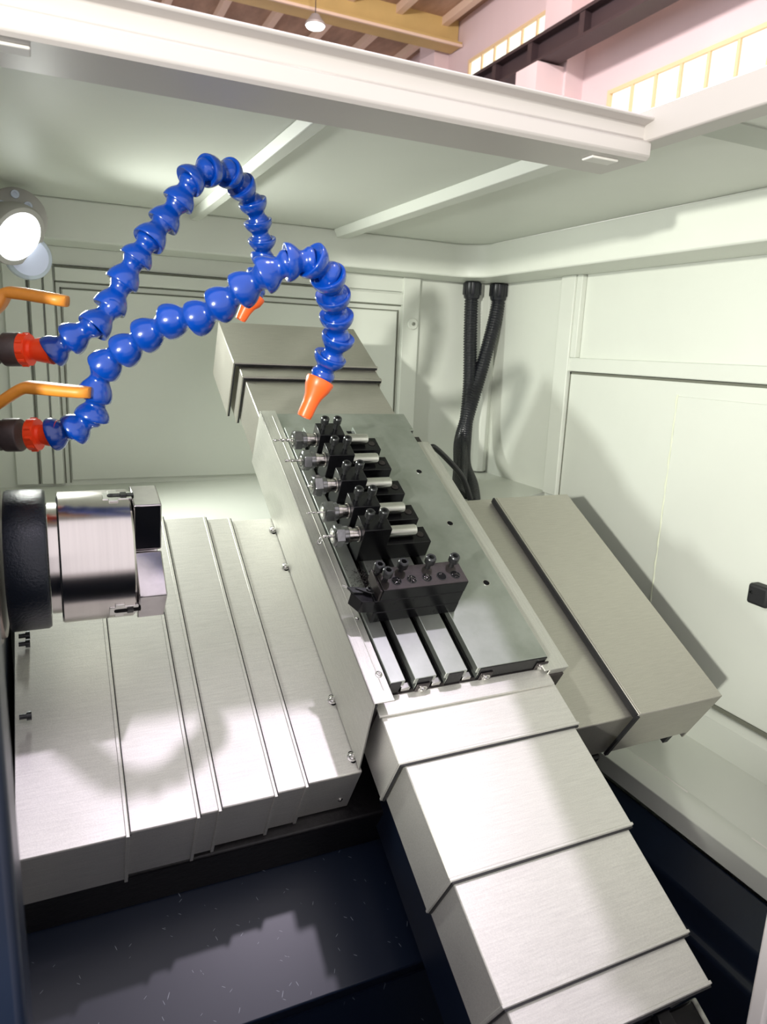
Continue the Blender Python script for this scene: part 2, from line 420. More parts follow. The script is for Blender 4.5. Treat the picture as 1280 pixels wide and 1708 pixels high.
# right wall frames and access door
fr = MB((0.895, 0.8, 0)).box((0.885, 1.100, -0.265), (0.90, 1.140, 0.148)).box((0.888, -0.3, -0.025), (0.90, 1.102, 0.0)).box((0.889, 1.085, 0.0), (0.90, 1.100, 0.148))
struct('trim_30', fr, 'paint', bevel=0.0015, label='frame round the right wall access door')
struct('door_2', MB((0.895, 0.8, -0.2)).box((0.893, -0.3, -0.505), (0.90, 1.096, -0.030)).box((0.8915, -0.3, -0.505), (0.893, 0.833, -0.052)), 'paint', bevel=0.001, label='large right wall access panel')
fr = MB((0.895, 0.8, -0.2)).box((0.8935, -0.3, -0.0305), (0.8965, 1.10, -0.0262)).box((0.8935, 1.0962, -0.265), (0.8965, 1.0995, -0.026)).box((0.8895, -0.3, -0.511), (0.8995, 0.90, -0.5052))
struct('trim_31', fr, 'seam', label='dark gap round the right access panel')
bd = MB((0.892, 0.833, -0.2)); y = 0.8345
bd.tube([(0.8925, y + 0.0008 * math.sin(i * 1.7), -0.05 - i * 0.012) for i in range(36)], lambda f, i: 0.0017 + 0.0006 * math.sin(i * 2.3), 8)
struct('trim_32', bd, mat('caulk bead', (0.74, 0.77, 0.62), 0.5), label='vertical sealant bead on the right access panel')
# catch pads on the front beam
for q, (x, y, lab) in enumerate(((-0.015, 0.592, 'white rounded catch pad under the left end of the front beam'), (0.492, 0.592, 'white rounded catch pad under the right end of the front beam'))):
    b = MB((x, y, 0.187)).box((x - 0.016, y - 0.008, 0.1845), (x + 0.016, y + 0.008, 0.187))
    o = b.build('catch_pad', 'white', frame=WORLD, bevel=0.004, seg=3); tag(o, lab, 'pad')

# ================================================================== LOWER RIGHT: chip pan and trough
ob = (0.8, 0.4, -0.57)
t = thing('chip_pan', 'pale painted sheet metal pan along the foot of the right wall', 'tray', ob, WORLD)
MB(ob).prism([(0.755, -0.574), (0.755, -0.570), (0.878, -0.570), (0.878, -0.574)], 1, -0.1, 0.80).build('pan_floor', 'paint', t)
MB(ob).prism([(0.878, -0.574), (0.874, -0.520), (0.884, -0.514), (0.899, -0.514), (0.899, -0.518), (0.884, -0.518), (0.882, -0.574)], 1, -0.1, 0.80).build('rear_flange', 'paint', t, bevel=0.001)
MB(ob).prism([(0.758, -0.574), (0.758, -0.569), (0.728, -0.560), (0.708, -0.566), (0.704, -0.590), (0.707, -0.590), (0.711, -0.570), (0.728, -0.565)], 1, -0.1, 0.80).build('front_lip', 'paint', t, bevel=0.001)
for a, b in ((0.655, 0.69), (0.60, 0.64), (0.46, 0.50), (0.36, 0.40)): MB(ob).box((0.7535, a, -0.5695), (0.7565, b, -0.5675)).build('edge_tape', 'white', t)
t = thing('coolant_trough', 'navy painted casting sloping down beside the pale chip pan', 'machine base', (0.68, 0.4, -0.65), WORLD)
ob = (0.68, 0.4, -0.65)
MB(ob).prism([(0.705, -0.592), (0.683, -0.605), (0.660, -0.622), (0.655, -0.650), (0.643, -0.656), (0.640, -0.95), (0.705, -0.95)], 1, -0.1, 0.80).build('casting', 'navy', t, bevel=0.004)
# small limit switch at the right edge
ob = (0.885, 0.640, -0.31)
t = thing('limit_switch', 'small black switch with a screw on the right wall', 'switch', ob, WORLD)
MB(ob).box((0.872, 0.615, -0.325), (0.8915, 0.647, -0.296)).build('housing', 'rubber', t, bevel=0.004, seg=3)
MB(ob).lathe((0.872, 0.641, -0.308), (-1, 0, 0), [(0, 0.003), (0.0012, 0.0026), (0.0012, 0.0014, 6), (0.0, 0.0014, 6)], 18).build('screw', 'screw', t)
# near posts of the door opening
struct('trim_40', MB((0.54, 0.3, -0.4)).box((0.4855, 0.285, -H), (0.60, 0.300, -0.30)).box((0.505, 0.285, -0.30), (0.60, 0.300, 0.18)), 'white', bevel=0.003, label='white door post at the right edge of the photo')
struct('wall_front', MB((0.3, 0.04, -0.9)).box((-0.40, 0.02, -H), (0.92, 0.05, -0.42)), 'navy', label='navy lower front panel of the machine, below the frame')
struct('trim_41', MB((-0.1, 0.3, -0.4)).box((-0.40, 0.265, -H), (-0.0225, 0.30, -0.07)), 'navy', bevel=0.004, label='navy door panel edge at the left side of the photo')

# ================================================================== LOWER LEFT: bed casting
ob = (0.2, 0.3, -0.8)
t = thing('machine_bed', 'dark navy slant bed casting with a scratched sloping chute plate below the left way covers', 'machine base', ob)
MB(ob).box((-0.049, 0.283, -0.797), (0.60, 0.68, -0.722)).build('bed_rail', 'black', t, bevel=0.003)
MB(ob).box((-0.049, 0.154, -0.830), (0.625, 0.70, -0.797)).build('chute_plate', 'navys', t, bevel=0.002)
# apron under the chute plate, hanging vertically
c30, s30 = math.cos(TH), math.sin(TH)


def w2s(x, y, z): return (x, y * c30 + z * s30, -y * s30 + z * c30)


pts = [w2s(-0.048, 0.545, -0.64), w2s(0.62, 0.545, -0.64), w2s(0.62, 0.70, -0.64), w2s(-0.06, 0.70, -0.64)]
low = [w2s(-0.048, 0.560, -1.27), w2s(0.62, 0.560, -1.27), w2s(0.62, 0.70, -1.27), w2s(-0.06, 0.70, -1.27)]
MB(ob).hexa(low + pts).build('apron', 'navys', t)
pts = [w2s(0.262, 0.20, -0.80), w2s(0.48, 0.20, -0.80), w2s(0.48, 0.60, -0.60), w2s(0.262, 0.60, -0.60)]
MB(ob).box((0.30, 0.0, -0.76), (0.450, 0.30, -0.66)).build('cross_rail_casting', 'navy', t, bevel=0.004)
# floor of the sump
ob = (0.3, 0.2, -1.3)
o = MB(ob).box((-0.1, -0.2, -1.30), (0.9, 1.3, -1.28)).build('sump_tray', 'navy', frame=WORLD, bevel=0.003); tag(o, 'dark navy sump tray far below the way covers', 'tray')
# bracket at the end of the lower cross rail
ob = (0.44, 0.025, -0.62)
t = thing('rail_end_bracket', 'small black bracket with pale worn edge under the lowest cross cover', 'bracket', ob)
MB(ob).box((0.415, 0.004, -0.640), (0.468, 0.027, -0.622)).build('plate', 'oxide', t, bevel=0.002)
MB(ob).box((0.464, 0.004, -0.641), (0.4685, 0.0275, -0.6205)).build('worn_edge', 'stain', t, bevel=0.001)
MB(ob).box((0.418, 0.015, -0.622), (0.432, 0.028, -0.612)).build('clip', 'oxide', t, bevel=0.001)


# ================================================================== screws
def socket_screw(parent, p, r, h, shaft=0.0, name='clamp_screw', m='screw', sh=0.5):
    """cap screw: head along +z of the parent, top at p"""
    b = MB()
    x, y, z = p
    if shaft: b.lathe((x, y, z - h - shaft), (0, 0, 1), [(0, r * sh), (shaft, r * sh)], 14)
    b.lathe((x, y, z - h), (0, 0, 1), [(0, r * 0.9), (h * 0.08, r), (h * 0.86, r), (h, r * 0.86), (h, r * 0.56, 6), (h * 0.45, r * 0.54, 6)], 24, cap=False)
    o = b.build(name, m, parent, angle=30)
    c = MB().lathe((x, y, z - h), (0, 0, 1), [(h * 0.30, r * 0.5), (h * 0.46, r * 0.5)], 18).build('hex_socket', 'socket', o)
    return o


def button_bolt(parent, p, r, d=(0, 0, 1), name='cover_bolt', slot=True, slotdir=(0, 1, 0)):
    """button head bolt with washer over a slotted hole"""
    d = Vector(d).normalized(); p = Vector(p)
    b = MB().lathe(p, d, [(0, r), (r * 0.16, r), (r * 0.2, r * 0.9)], 22)
    b.lathe(p + d * r * 0.16, d, [(0, r * 0.66), (r * 0.25, r * 0.62), (r * 0.42, r * 0.42), (r * 0.42, r * 0.24, 6), (r * 0.2, r * 0.24, 6)], 22)
    o = b.build(name, 'bright', parent, angle=30)
    if slot:
        sd = Vector(slotdir).normalized(); x = d.cross(sd)
        q = MB()
        n = 20; pl = []
        for i in range(n):
            a = 2 * PI * i / n; off = sd * (r * 0.75 if math.sin(a) >= 0 else -r * 0.75)
            pl.append(p + off + (sd * math.sin(a) + x * math.cos(a)) * r * 0.55 + d * 0.0001)
        A = [q.v(v) for v in pl]; B = [q.v(v + d * 0.0002) for v in pl]
        q.bm.faces.new(A); q.bm.faces.new(B[::-1])
        for i in range(n): q.bm.faces.new([A[i], B[i], B[(i + 1) % n], A[(i + 1) % n]])
        q.build('slot', 'socket', o)
    return o


# ================================================================== LEFT WAY COVER
def cover_seg(parent, ob, u0, u1, v0, v1, n0, nb, m='sheet', lip=None, th=0.0015, name='cover_segment', side='L'):
    """one telescopic box section: top sheet, front sheet (and ends) with a raised edge strip"""
    b = MB(ob).box((u0, v0, n0 - th), (u1, v1, n0)).box((u0, v0, nb), (u1, v0 + th, n0 - th)).box((u0, v1 - th, nb), (u1, v1, n0 - th))
    o = b.build(name, m, parent, bevel=0.0008)
    return o


ob = (0.1, 0.45, -0.66)
t = thing('way_cover', 'stainless telescopic way cover on the slope below the chuck, left of the cross slide', 'way cover', ob)
segs = [(0.190, 0.262, 0.298, 0.669, -0.647), (0.158, 0.204, 0.294, 0.670, -0.643), (0.110, 0.172, 0.290, 0.671, -0.639),
        (0.090, 0.119, 0.2865, 0.672, -0.635), (0.034, 0.099, 0.283, 0.673, -0.631), (-0.046, 0.040, 0.279, 0.674, -0.627)]
for i, (a, b, v0, v1, n0) in enumerate(segs):
    o = cover_seg(t, ob, a, b, v0, v1, n0, -0.719 + 0.0006 * i)
    if i:
        MB(ob).box((b - 0.0035, v0 - 0.0008, n0 - 0.0002), (b - 0.0005, v1, n0 + 0.0010)).box((b - 0.0035, v0 - 0.0018, -0.718), (b - 0.0005, v0, n0 + 0.001)).build('edge_strip', 'sheet', o, bevel=0.0004)
        MB(ob).box((b - 0.0005, v0 + 0.001, n0 - 0.0042), (b + 0.0009, v1, n0 - 0.0006)).build('wiper', 'rubber', o)
for (u_, v_) in ((0.2555, 0.646), (0.2555, 0.580), (0.2565, 0.383), (0.2565, 0.315)):
    p = Vector((u_, v_, -0.647)) - Vector(ob)
    button_bolt(t, p, 0.0052)
p = Vector((0.250, 0.298, -0.700)) - Vector(ob); button_bolt(t, p, 0.0028, d=(0, -1, 0), slot=False)
# end flange bolts by the headstock
for (v_, n_) in ((0.497, 0), (0.487, 0), (0.405, 0)):
    b = MB().lathe(Vector((-0.0415, v_, -0.620)) - Vector(ob), (1, 0, 0), [(0, 0.0025), (0.006, 0.0025), (0.006, 0.0042), (0.010, 0.0042), (0.010, 0.002, 6), (0.007, 0.002, 6)], 18)
    b.build('end_bolt', 'screw', t)

# ================================================================== RIGHT WAY COVER
ob = (0.65, 0.45, -0.66)
t = thing('way_cover', 'wide stainless way cover box right of the cross slide, near the right wall', 'way cover', ob)
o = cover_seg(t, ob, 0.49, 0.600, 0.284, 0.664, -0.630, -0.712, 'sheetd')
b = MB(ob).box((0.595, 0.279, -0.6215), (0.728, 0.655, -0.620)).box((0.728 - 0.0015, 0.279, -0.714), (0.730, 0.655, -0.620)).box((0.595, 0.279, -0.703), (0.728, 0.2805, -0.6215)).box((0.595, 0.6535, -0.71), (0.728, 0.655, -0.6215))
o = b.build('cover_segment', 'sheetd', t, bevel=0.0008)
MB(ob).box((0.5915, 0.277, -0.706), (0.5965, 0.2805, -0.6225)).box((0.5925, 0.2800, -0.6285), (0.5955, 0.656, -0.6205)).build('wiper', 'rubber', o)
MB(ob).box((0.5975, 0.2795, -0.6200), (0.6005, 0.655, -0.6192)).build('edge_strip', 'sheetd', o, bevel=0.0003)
MB(ob).box((0.700, 0.281, -0.722), (0.708, 0.290, -0.703)).build('drip_tab', 'rubber', o)

# ================================================================== CROSS SLIDE with tool plate
ob = (0.37, 0.55, -0.6)
t = thing('cross_slide', 'sloping steel cross slide with a slotted tool plate and sheet metal skirts', 'machine slide', ob)
# skirt: left
sk = MB(ob)
sk.hexa([(0.2585, 0.300, -0.6455), (0.2600, 0.300, -0.6455), (0.2600, 0.787, -0.6455), (0.2585, 0.787, -0.6455),
         (0.2585, 0.3175, -0.5560), (0.2600, 0.3175, -0.5560), (0.2600, 0.787, -0.5560), (0.2585, 0.787, -0.5560)])
sk.box((0.2585, 0.3175, -0.5575), (0.2800, 0.787, -0.5560))
sk.box((0.2725, 0.330, -0.5560), (0.2735, 0.775, -0.5555))
o = sk.build('skirt', 'sheetv', t, bevel=0.0008)
p = Vector((0.2745, 0.348, -0.556)) - Vector(ob)
button_bolt(o, p, 0.0036, name='skirt_screw', slot=False)
p = Vector((0.2755, 0.418, -0.556)) - Vector(ob)
button_bolt(o, p, 0.0022, name='skirt_screw', slot=False)
MB(ob).box((0.2602, 0.3165, -0.640), (0.2625, 0.3195, -0.558)).build('gap_strip', 'rubber', t)
# right skirt
sk = MB(ob).box((0.462, 0.324, -0.5650), (0.4940, 0.722, -0.5635)).box((0.4925, 0.330, -0.640), (0.4940, 0.722, -0.5650))
sk.prism([(0.470, -0.565), (0.494, -0.565), (0.488, -0.600), (0.470, -0.600)], 1, 0.3245, 0.326)
sk.build('skirt', 'sheetv', t, bevel=0.0006)
# saddle body
MB(ob).box((0.2612, 0.322, -0.640), (0.490, 0.745, -0.5725)).box((0.2612, 0.745, -0.640), (0.480, 0.784, -0.5725)).build('saddle_body', 'oxide2', t)
MB(ob).box((0.264, 0.745, -0.5725), (0.478, 0.786, -0.5600)).build('rear_plate', 'ground', t, bevel=0.0008)
MB(ob).box((0.2670, 0.3125, -0.5755), (0.4720, 0.333, -0.5725)).build('front_strip', 'sheet', t, bevel=0.0005)
# tool plate with three T slots
tp = MB(ob); V0, V1 = 0.3345, 0.745
N1, N2, N3 = -0.5530, -0.5615, -0.5725
for a, b in ((0.2815, 0.2975), (0.3080, 0.3320), (0.3425, 0.3675), (0.3795, 0.4665)):
    tp.box((a, V0, N2), (b, V1, N1))
for a, b in ((0.2815, 0.2935), (0.3120, 0.3280), (0.3465, 0.3635), (0.3835, 0.4665)):
    tp.box((a, V0, N3), (b, V1, N2))
plate = tp.build('tool_plate', 'ground', t, bevel=0.0006)
MB(ob).box((0.2815, V0 - 0.0008, N3), (0.2935, V0, N1 - 0.001)).box((0.3120, V0 - 0.0008, N3), (0.3280, V0, N1 - 0.001)).box((0.3465, V0 - 0.0008, N3), (0.3635, V0, N1 - 0.001)).box((0.3835, V0 - 0.0008, N3), (0.4665, V0, N1 - 0.001)).build('front_edge', 'oxide', plate)
MB(ob).box((0.2935, V0 + 0.002, N3), (0.4, V1, N3 + 0.0006)).build('slot_floor', 'oxide', plate)
for (u_, v_) in ((0.442, 0.644), (0.443, 0.543), (0.445, 0.443)):
    q = MB(ob).lathe((u_, v_, N1 - 0.00005), (0, 0, 1), [(0, 0.0046), (0.00015, 0.0046)], 24).build('threaded_hole', 'socket', plate)
    MB(ob).lathe((u_, v_, N1 + 0.0001), (0, 0, 1), [(0, 0.0046), (0.0003, 0.0046), (0.0003, 0.0038), (0.0, 0.0038)], 24, cap=False).build('hole_rim', 'bright', q)
for u_ in (0.3005, 0.3350, 0.3705):
    MB(ob).box((u_ - 0.004, V0 - 0.0005, N3 + 0.0006), (u_ + 0.006, V0 + 0.006, N3 + 0.0065)).build('slot_key', 'bright', t, bevel=0.0006)
for (u_, n_) in ((0.3195, -0.5685), (0.3935, -0.5685), (0.4635, -0.5675)):
    b = MB(ob).box((u_ - 0.0075, V0 - 0.0026, n_ - 0.0050), (u_ + 0.0075, V0 - 0.0008, n_ + 0.0070))
    c = b.build('clamp_tab', 'oxide2', t, bevel=0.002, seg=3)
    p = Vector((u_, V0 - 0.0026, n_)) - Vector(ob); button_bolt(c, p, 0.0050, d=(0, -1, 0), name='clamp_bolt', slot=False)

# ================================================================== CROSS COVERS, lower and upper
def cross_seg(parent, ob, u0, u1, v0, v1, n0, nb, m, lip_at, n=1):
    b = MB(ob).box((u0, v0, n0 - 0.0015), (u1, v1, n0)).box((u0, v0, nb), (u0 + 0.0015, v1, n0 - 0.0015)).box((u1 - 0.0015, v0, nb), (u1, v1, n0 - 0.0015))
    if lip_at == 'hi': b.box((u0 + 0.0015, v1 - 0.0015, nb), (u1 - 0.0015, v1, n0 - 0.0015))
    o = b.build('cover_segment', m, parent, bevel=0.0008)
    for k in range(n):
        a = v0 + 0.0035 * k + 0.0005
        MB(ob).box((u0 - 0.0008, a, n0 - 0.0002), (u1 + 0.0008, a + 0.0026, n0 + 0.0009)).box((u0 - 0.0010, a, nb), (u0 + 0.0002, a + 0.0026, n0 + 0.0009)).box((u1 - 0.0002, a, nb), (u1 + 0.0010, a + 0.0026, n0 + 0.0009)).build('edge_strip', m, o, bevel=0.0004)
    MB(ob).box((u0 + 0.0005, v0 - 0.0014, n0 - 0.0040), (u1 - 0.0005, v0 + 0.0002, n0 - 0.0008)).box((u0 + 0.0005, v0 - 0.0014, nb + 0.002), (u0 + 0.003, v0 + 0.0002, n0 - 0.004)).build('wiper', 'rubber', o)
    return o


ob = (0.37, 0.17, -0.6)
t = thing('way_cover', 'stainless telescopic cover stepping down below the cross slide at the bottom of the photo', 'way cover', ob)
cross_seg(t, ob, 0.2700, 0.4750, 0.2640, 0.3220, -0.5765, -0.6460, 'sheet', '', 1)
cross_seg(t, ob, 0.2765, 0.4715, 0.1585, 0.2750, -0.5800, -0.6490, 'sheet', '', 1)
cross_seg(t, ob, 0.2800, 0.4680, 0.0660, 0.1700, -0.5840, -0.6510, 'sheet', '', 1)
cross_seg(t, ob, 0.2840, 0.4640, 0.0290, 0.0780, -0.5880, -0.6530, 'sheet', '', 1)
ob = (0.37, 0.9, -0.6)
t = thing('way_cover', 'dull stainless telescopic cover above the cross slide, under the orange nozzles', 'way cover', ob)
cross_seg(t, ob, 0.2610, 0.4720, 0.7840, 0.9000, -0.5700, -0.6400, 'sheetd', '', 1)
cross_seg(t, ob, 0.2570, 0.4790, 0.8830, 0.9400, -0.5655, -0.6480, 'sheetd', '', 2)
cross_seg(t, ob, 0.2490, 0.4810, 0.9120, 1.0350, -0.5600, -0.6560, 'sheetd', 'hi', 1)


# ================================================================== GANG TOOL HOLDERS
def tool_holder(u0, v_, label):
    """L-shaped block standing on the tool plate; local origin at its foot"""
    t = thing('tool_holder', label, 'tool holder', (0, v_, -0.553), group=None)
    b = MB().prism([(0.2990, 0), (0.3875, 0), (0.3875, 0.0235), (0.3315, 0.0235), (0.3315, 0.048), (0.2990, 0.048)], 1, -0.0125, 0.0125)
    b.build('block', 'oxide', t, bevel=0.0007)
    MB().lathe((0.2985, 0, 0.0315), (1, 0, 0), [(0, 0.0095), (0.0008, 0.0095)], 24).build('bore_bushing', 'screw', t)
    for u_ in (0.3060, 0.3225): socket_screw(t, (u_, 0.0005, 0.0650), 0.0052, 0.0085, 0.0095)
    MB().lathe((0.3780, 0, 0.0234), (0, 0, 1), [(0, 0.0052), (0.0003, 0.0052)], 20).build('counterbore', 'socket', t)
    b = MB().lathe((0.3780, 0, 0.0236), (0, 0, 1), [(0, 0.0042), (0.0006, 0.0042), (0.0006, 0.0023, 6), (0.0002, 0.0023, 6)], 20).build('base_screw', 'oxide2', t)
    return t


ordn = ['next to the turning tool block', 'second from the turning tool block', 'in the middle of the row of five', 'second from the top of the row', 'topmost of the row, below the orange nozzle']
vs = [0.506, 0.544, 0.589, 0.636, 0.676]
src = tool_holder(0, vs[0], 'black L-shaped tool holder block, ' + ordn[0]); src['group'] = 'black tool holder blocks in a row on the slide'
holders = [src]
for i in range(1, 5):
    r = copy_tree(src); r.matrix_world = SLOPE @ Matrix.Translation((0, vs[i], -0.553))
    r['label'] = 'black L-shaped tool holder block, ' + ordn[i]; holders.append(r)


def collet_chuck(v_, du, label, rot):
    """straight shank running through the holder with a hexagonal nut at its left end"""
    t = thing('collet_chuck', label, 'collet chuck', (0.30 + du, v_, -0.5215)); t['group'] = 'steel collet chucks clamped in the black holders'
    MB().lathe((-0.011, 0, 0), (1, 0, 0), [(0, 0.0070), (0.078, 0.0070), (0.080, 0.0062)], 28).build('shank', 'bright', t)
    MB().lathe((-0.014, 0, 0), (1, 0, 0), [(0, 0.0085), (0.004, 0.0085), (0.0045, 0.0078), (0.012, 0.0078), (0.012, 0.0086), (0.0145, 0.0086)], 28).build('collar', 'steel', t)
    b = MB().lathe((-0.0145, 0, 0), (-1, 0, 0), [(0, 0.0098), (0.0005, 0.0104), (0.0055, 0.0104), (0.006, 0.0098)], 30)
    b.lathe((-0.0205, 0, 0), (-1, 0, 0), [(0, 0.0128, 6), (0.0090, 0.0128, 6), (0.0105, 0.0098), (0.0112, 0.0080), (0.0105, 0.0040), (0.0075, 0.0036)], 36)
    n = b.build('clamping_nut', 'nut', t, bevel=0.0003)
    MB().lathe((-0.0277, 0, 0), (-1, 0, 0), [(0, 0.0066), (0.0034, 0.0062), (0.0044, 0.0050)], 24).build('collet', 'bright', n)
    return t


src = collet_chuck(vs[0], 0, 'silver collet chuck in the holder ' + ordn[0], 0)
for i in range(1, 5):
    r = copy_tree(src); r.matrix_world = SLOPE @ Matrix.Translation((0.30, vs[i], -0.5215)) @ Matrix.Rotation(0.45 * i, 4, 'X')
    r['label'] = 'silver collet chuck in the holder ' + ordn[i]


def cutter(name, v_, L, r, kind, label, cat='drill'):
    ob = (0.268, v_, -0.5215); b = MB(ob)
    if kind == 'drill':
        b.lathe(ob, (-1, 0, 0), [(-0.004, r), (L * 0.25, r)], 14); b.flute((ob[0] - L * 0.25, v_, ob[2]), (-1, 0, 0), L * 0.75, r, 2 * PI / 0.011, 0.45, tip=0.002)
    elif kind == 'mill':
        b.lathe(ob, (-1, 0, 0), [(-0.004, r * 0.8), (L * 0.45, r * 0.8), (L * 0.5, r)], 14); b.flute((ob[0] - L * 0.5, v_, ob[2]), (-1, 0, 0), L * 0.5, r, 2 * PI / 0.020, 0.35)
    elif kind == 'ball':
        b.flute(ob, (-1, 0, 0), L * 0.72, r, 2 * PI / 0.012, 0.4); b.lathe((ob[0] - L * 0.72, v_, ob[2]), (-1, 0, 0), [(0, r * 0.5), (L * 0.08, r * 0.6), (L * 0.16, r), (L * 0.23, r * 0.8), (L * 0.28, r * 0.2)], 16)
    else:
        b.flute(ob, (-1, 0, 0), L, r, 2 * PI / 0.008, 0.4, tip=0.003)
    o = b.build(name, 'bright', frame=SLOPE); tag(o, label, cat); return o


cutter('end_mill', vs[4], 0.0235, 0.0023, 'ball', 'fluted ball-ended cutter in the topmost collet nut', 'cutter')
cutter('end_mill', vs[3], 0.0190, 0.0021, 'mill', 'short straight end mill in the second collet nut from the top', 'cutter')
cutter('center_drill', vs[2], 0.0050, 0.0016, 'stub', 'barely protruding stub drill in the middle collet nut', 'drill')
cutter('drill_bit', vs[1], 0.0190, 0.0011, 'drill', 'thin drill bit in the second collet nut from the turning tool block', 'drill')
cutter('drill_bit', vs[0], 0.0110, 0.0018, 'drill', 'short drill bit with curled swarf in the collet nut nearest the turning tool', 'drill')
b = MB((0.256, vs[0], -0.5215))
b.tube([(0.257 - 0.00012 * i + 0.0022 * math.cos(i * 0.55), vs[0] - 0.001 + 0.0026 * math.sin(i * 0.55), -0.5235 - 0.0002 * i + 0.001 * math.sin(i * .9)) for i in range(34)], 0.00035, 6)
tag(b.build('metal_curl', 'bright', frame=SLOPE), 'tiny curled metal chip hanging on the nearest short drill bit', 'swarf')

# ================================================================== TURNING TOOL BLOCK
t = thing('tool_block', 'long brownish black tool block with two rows of screw holes on the slide', 'tool holder', (0.335, 0.424, -0.553))
U0, U1, A, B_ = -0.0505, 0.0515, -0.0160, 0.0145
b = MB().prism([(A, 0), (B_, 0), (B_, 0.0490), (A, 0.0490), (A, 0.0335), (-0.004, 0.0335), (-0.004, 0.0155), (A, 0.0155)], 0, U0 + 0.004, U1)
blk = b.build('block', 'oxide', t, bevel=0.0008)
MB().box((U0 + 0.001, A + 0.0003, 0.0335), (U0 + 0.0035, B_ - 0.0003, 0.0488)).build('end_plate', 'oxide2', t, bevel=0.0006)
MB().box((U0 + 0.004, A + 0.0005, 0.0488), (U1 - 0.0003, B_ - 0.0004, 0.0494)).build('top_face', 'oxide2', t, bevel=0.0004)
MB().box((U0 + 0.001, A, 0.0), (U0 + 0.010, -0.004, 0.0150)).build('lower_jaw', 'oxide', t, bevel=0.0006)
for (u_, v_, hh) in ((-0.0455, 0.0075, 0.0635), (-0.0410, -0.0035, 0.0660), (-0.0190, 0.0075, 0.0640), (0.0125, 0.0085, 0.0655), (0.0405, 0.0075, 0.0650)):
    socket_screw(t, (u_, v_, hh), 0.0056, 0.0085, hh - 0.0085 - 0.049)
for u_ in (-0.0285, -0.0110, 0.0065, 0.0235, 0.0400):
    q = MB().lathe((u_, -0.0050, 0.0493), (0, 0, 1), [(0, 0.0056), (0.00025, 0.0056)], 24).build('counterbore', 'socket', t)
    MB().lathe((u_, -0.0050, 0.0495), (0, 0, 1), [(0, 0.0056), (0.0003, 0.0056), (0.0003, 0.0050), (0.0, 0.0050)], 24, cap=False).build('bore_rim', 'screw', q)
# swarf in the counterbores
b = MB((0.335, 0.424, -0.553))
for u_, n_ in ((-0.0285, 14), (-0.0110, 26), (0.0065, 28), (0.0235, 4), (0.0400, 8)):
    for _ in range(n_):
        a = random.random() * 2 * PI; rr = 0.0045 * math.sqrt(random.random()); c = Vector((0.335 + u_ + rr * math.cos(a), 0.424 - 0.005 + rr * math.sin(a), -0.553 + 0.0499 + random.random() * 0.0006))
        d = Vector((random.uniform(-1, 1), random.uniform(-1, 1), random.uniform(-.3, .3))).normalized() * 0.0009
        b.tube([c - d, c + Vector((0, 0, 0.0003)), c + d], 0.00014, 4)
tag(b.build('metal_chips', 'chip', frame=SLOPE), 'fine silver chips filling the screw holes of the turning tool block', 'swarf', kind='stuff')
# swarf pile beside it
b = MB((0.30, 0.46, -0.553))
for _ in range(420):
    c = Vector((random.gauss(0.300, 0.007), random.gauss(0.463, 0.010), -0.5528)); c.x = max(0.284, min(0.325, c.x)); c.y = max(0.443, min(0.489, c.y))
    hgt = 0.006 * math.exp(-((c.x - 0.3) / 0.008) ** 2 - ((c.y - 0.463) / 0.011) ** 2); c.z += 0.0004 + random.random() * hgt
    if 0.2975 < c.x < 0.308: c.z -= 0.0
    d = Vector((random.uniform(-1, 1), random.uniform(-1, 1), random.uniform(-.6, .6))).normalized() * random.uniform(0.0006, 0.0016)
    b.tube([c - d, c + Vector((0, 0, 0.0006)), c + d], 0.00016, 4)
tag(b.build('metal_chips', 'oxide2', frame=SLOPE), 'dark heap of metal chips between the tool block and the nearest holder', 'swarf', kind='stuff')
# turning tool
t = thing('turning_tool', 'black square shank turning tool with a clamped insert, sticking out left of the tool block', 'cutting tool', (0.285, 0.420, -0.530))
MB().box((-0.002, -0.0119, -0.0073), (0.1010, -0.0000, 0.0103)).build('shank', 'oxide', t, bevel=0.0006)
b = MB().prism([(0.001, -0.0118), (0.001, 0.0040), (-0.004, 0.0085), (-0.0180, 0.0085), (-0.0225, 0.0040), (-0.0150, -0.0095)], 2, -0.0070, 0.0098)
b.build('tool_head', 'oxide', t, bevel=0.0007)
q = MB().prism([(-0.0255, 0.0100), (-0.0130, 0.0080), (-0.0110, 0.0000), (-0.0215, 0.0020)], 2, 0.0098, 0.0125).build('insert', 'screw', t, bevel=0.0004)
MB().prism([(-0.0185, 0.0060), (-0.0070, 0.0050), (0.0, 0.0005), (-0.003, -0.004), (-0.011, 0.001)], 2, 0.0125, 0.0145).build('clamp_finger', 'screw', t, bevel=0.0006)
socket_screw(t, (-0.0050, 0.0010, 0.0170), 0.0028, 0.003, 0.0, 'insert_screw')
MB().tube([(-0.0255, 0.0100, 0.0125), (-0.0300, 0.0120, 0.0135), (-0.0310, 0.0100, 0.0140), (-0.0260, 0.0080, 0.0130)], 0.0003, 6).build('metal_curl', 'bright', t)

# ================================================================== SPINDLE
AX = (0.669, -0.191)                       # y, z of the spindle axis


def xl(t, prof, name, m, parent=None, seg=72, bevel=0, **kw):
    return MB((t, *AX)).lathe((0, *AX), (1, 0, 0), prof, seg).build(name, m, parent, bevel=bevel, **kw)


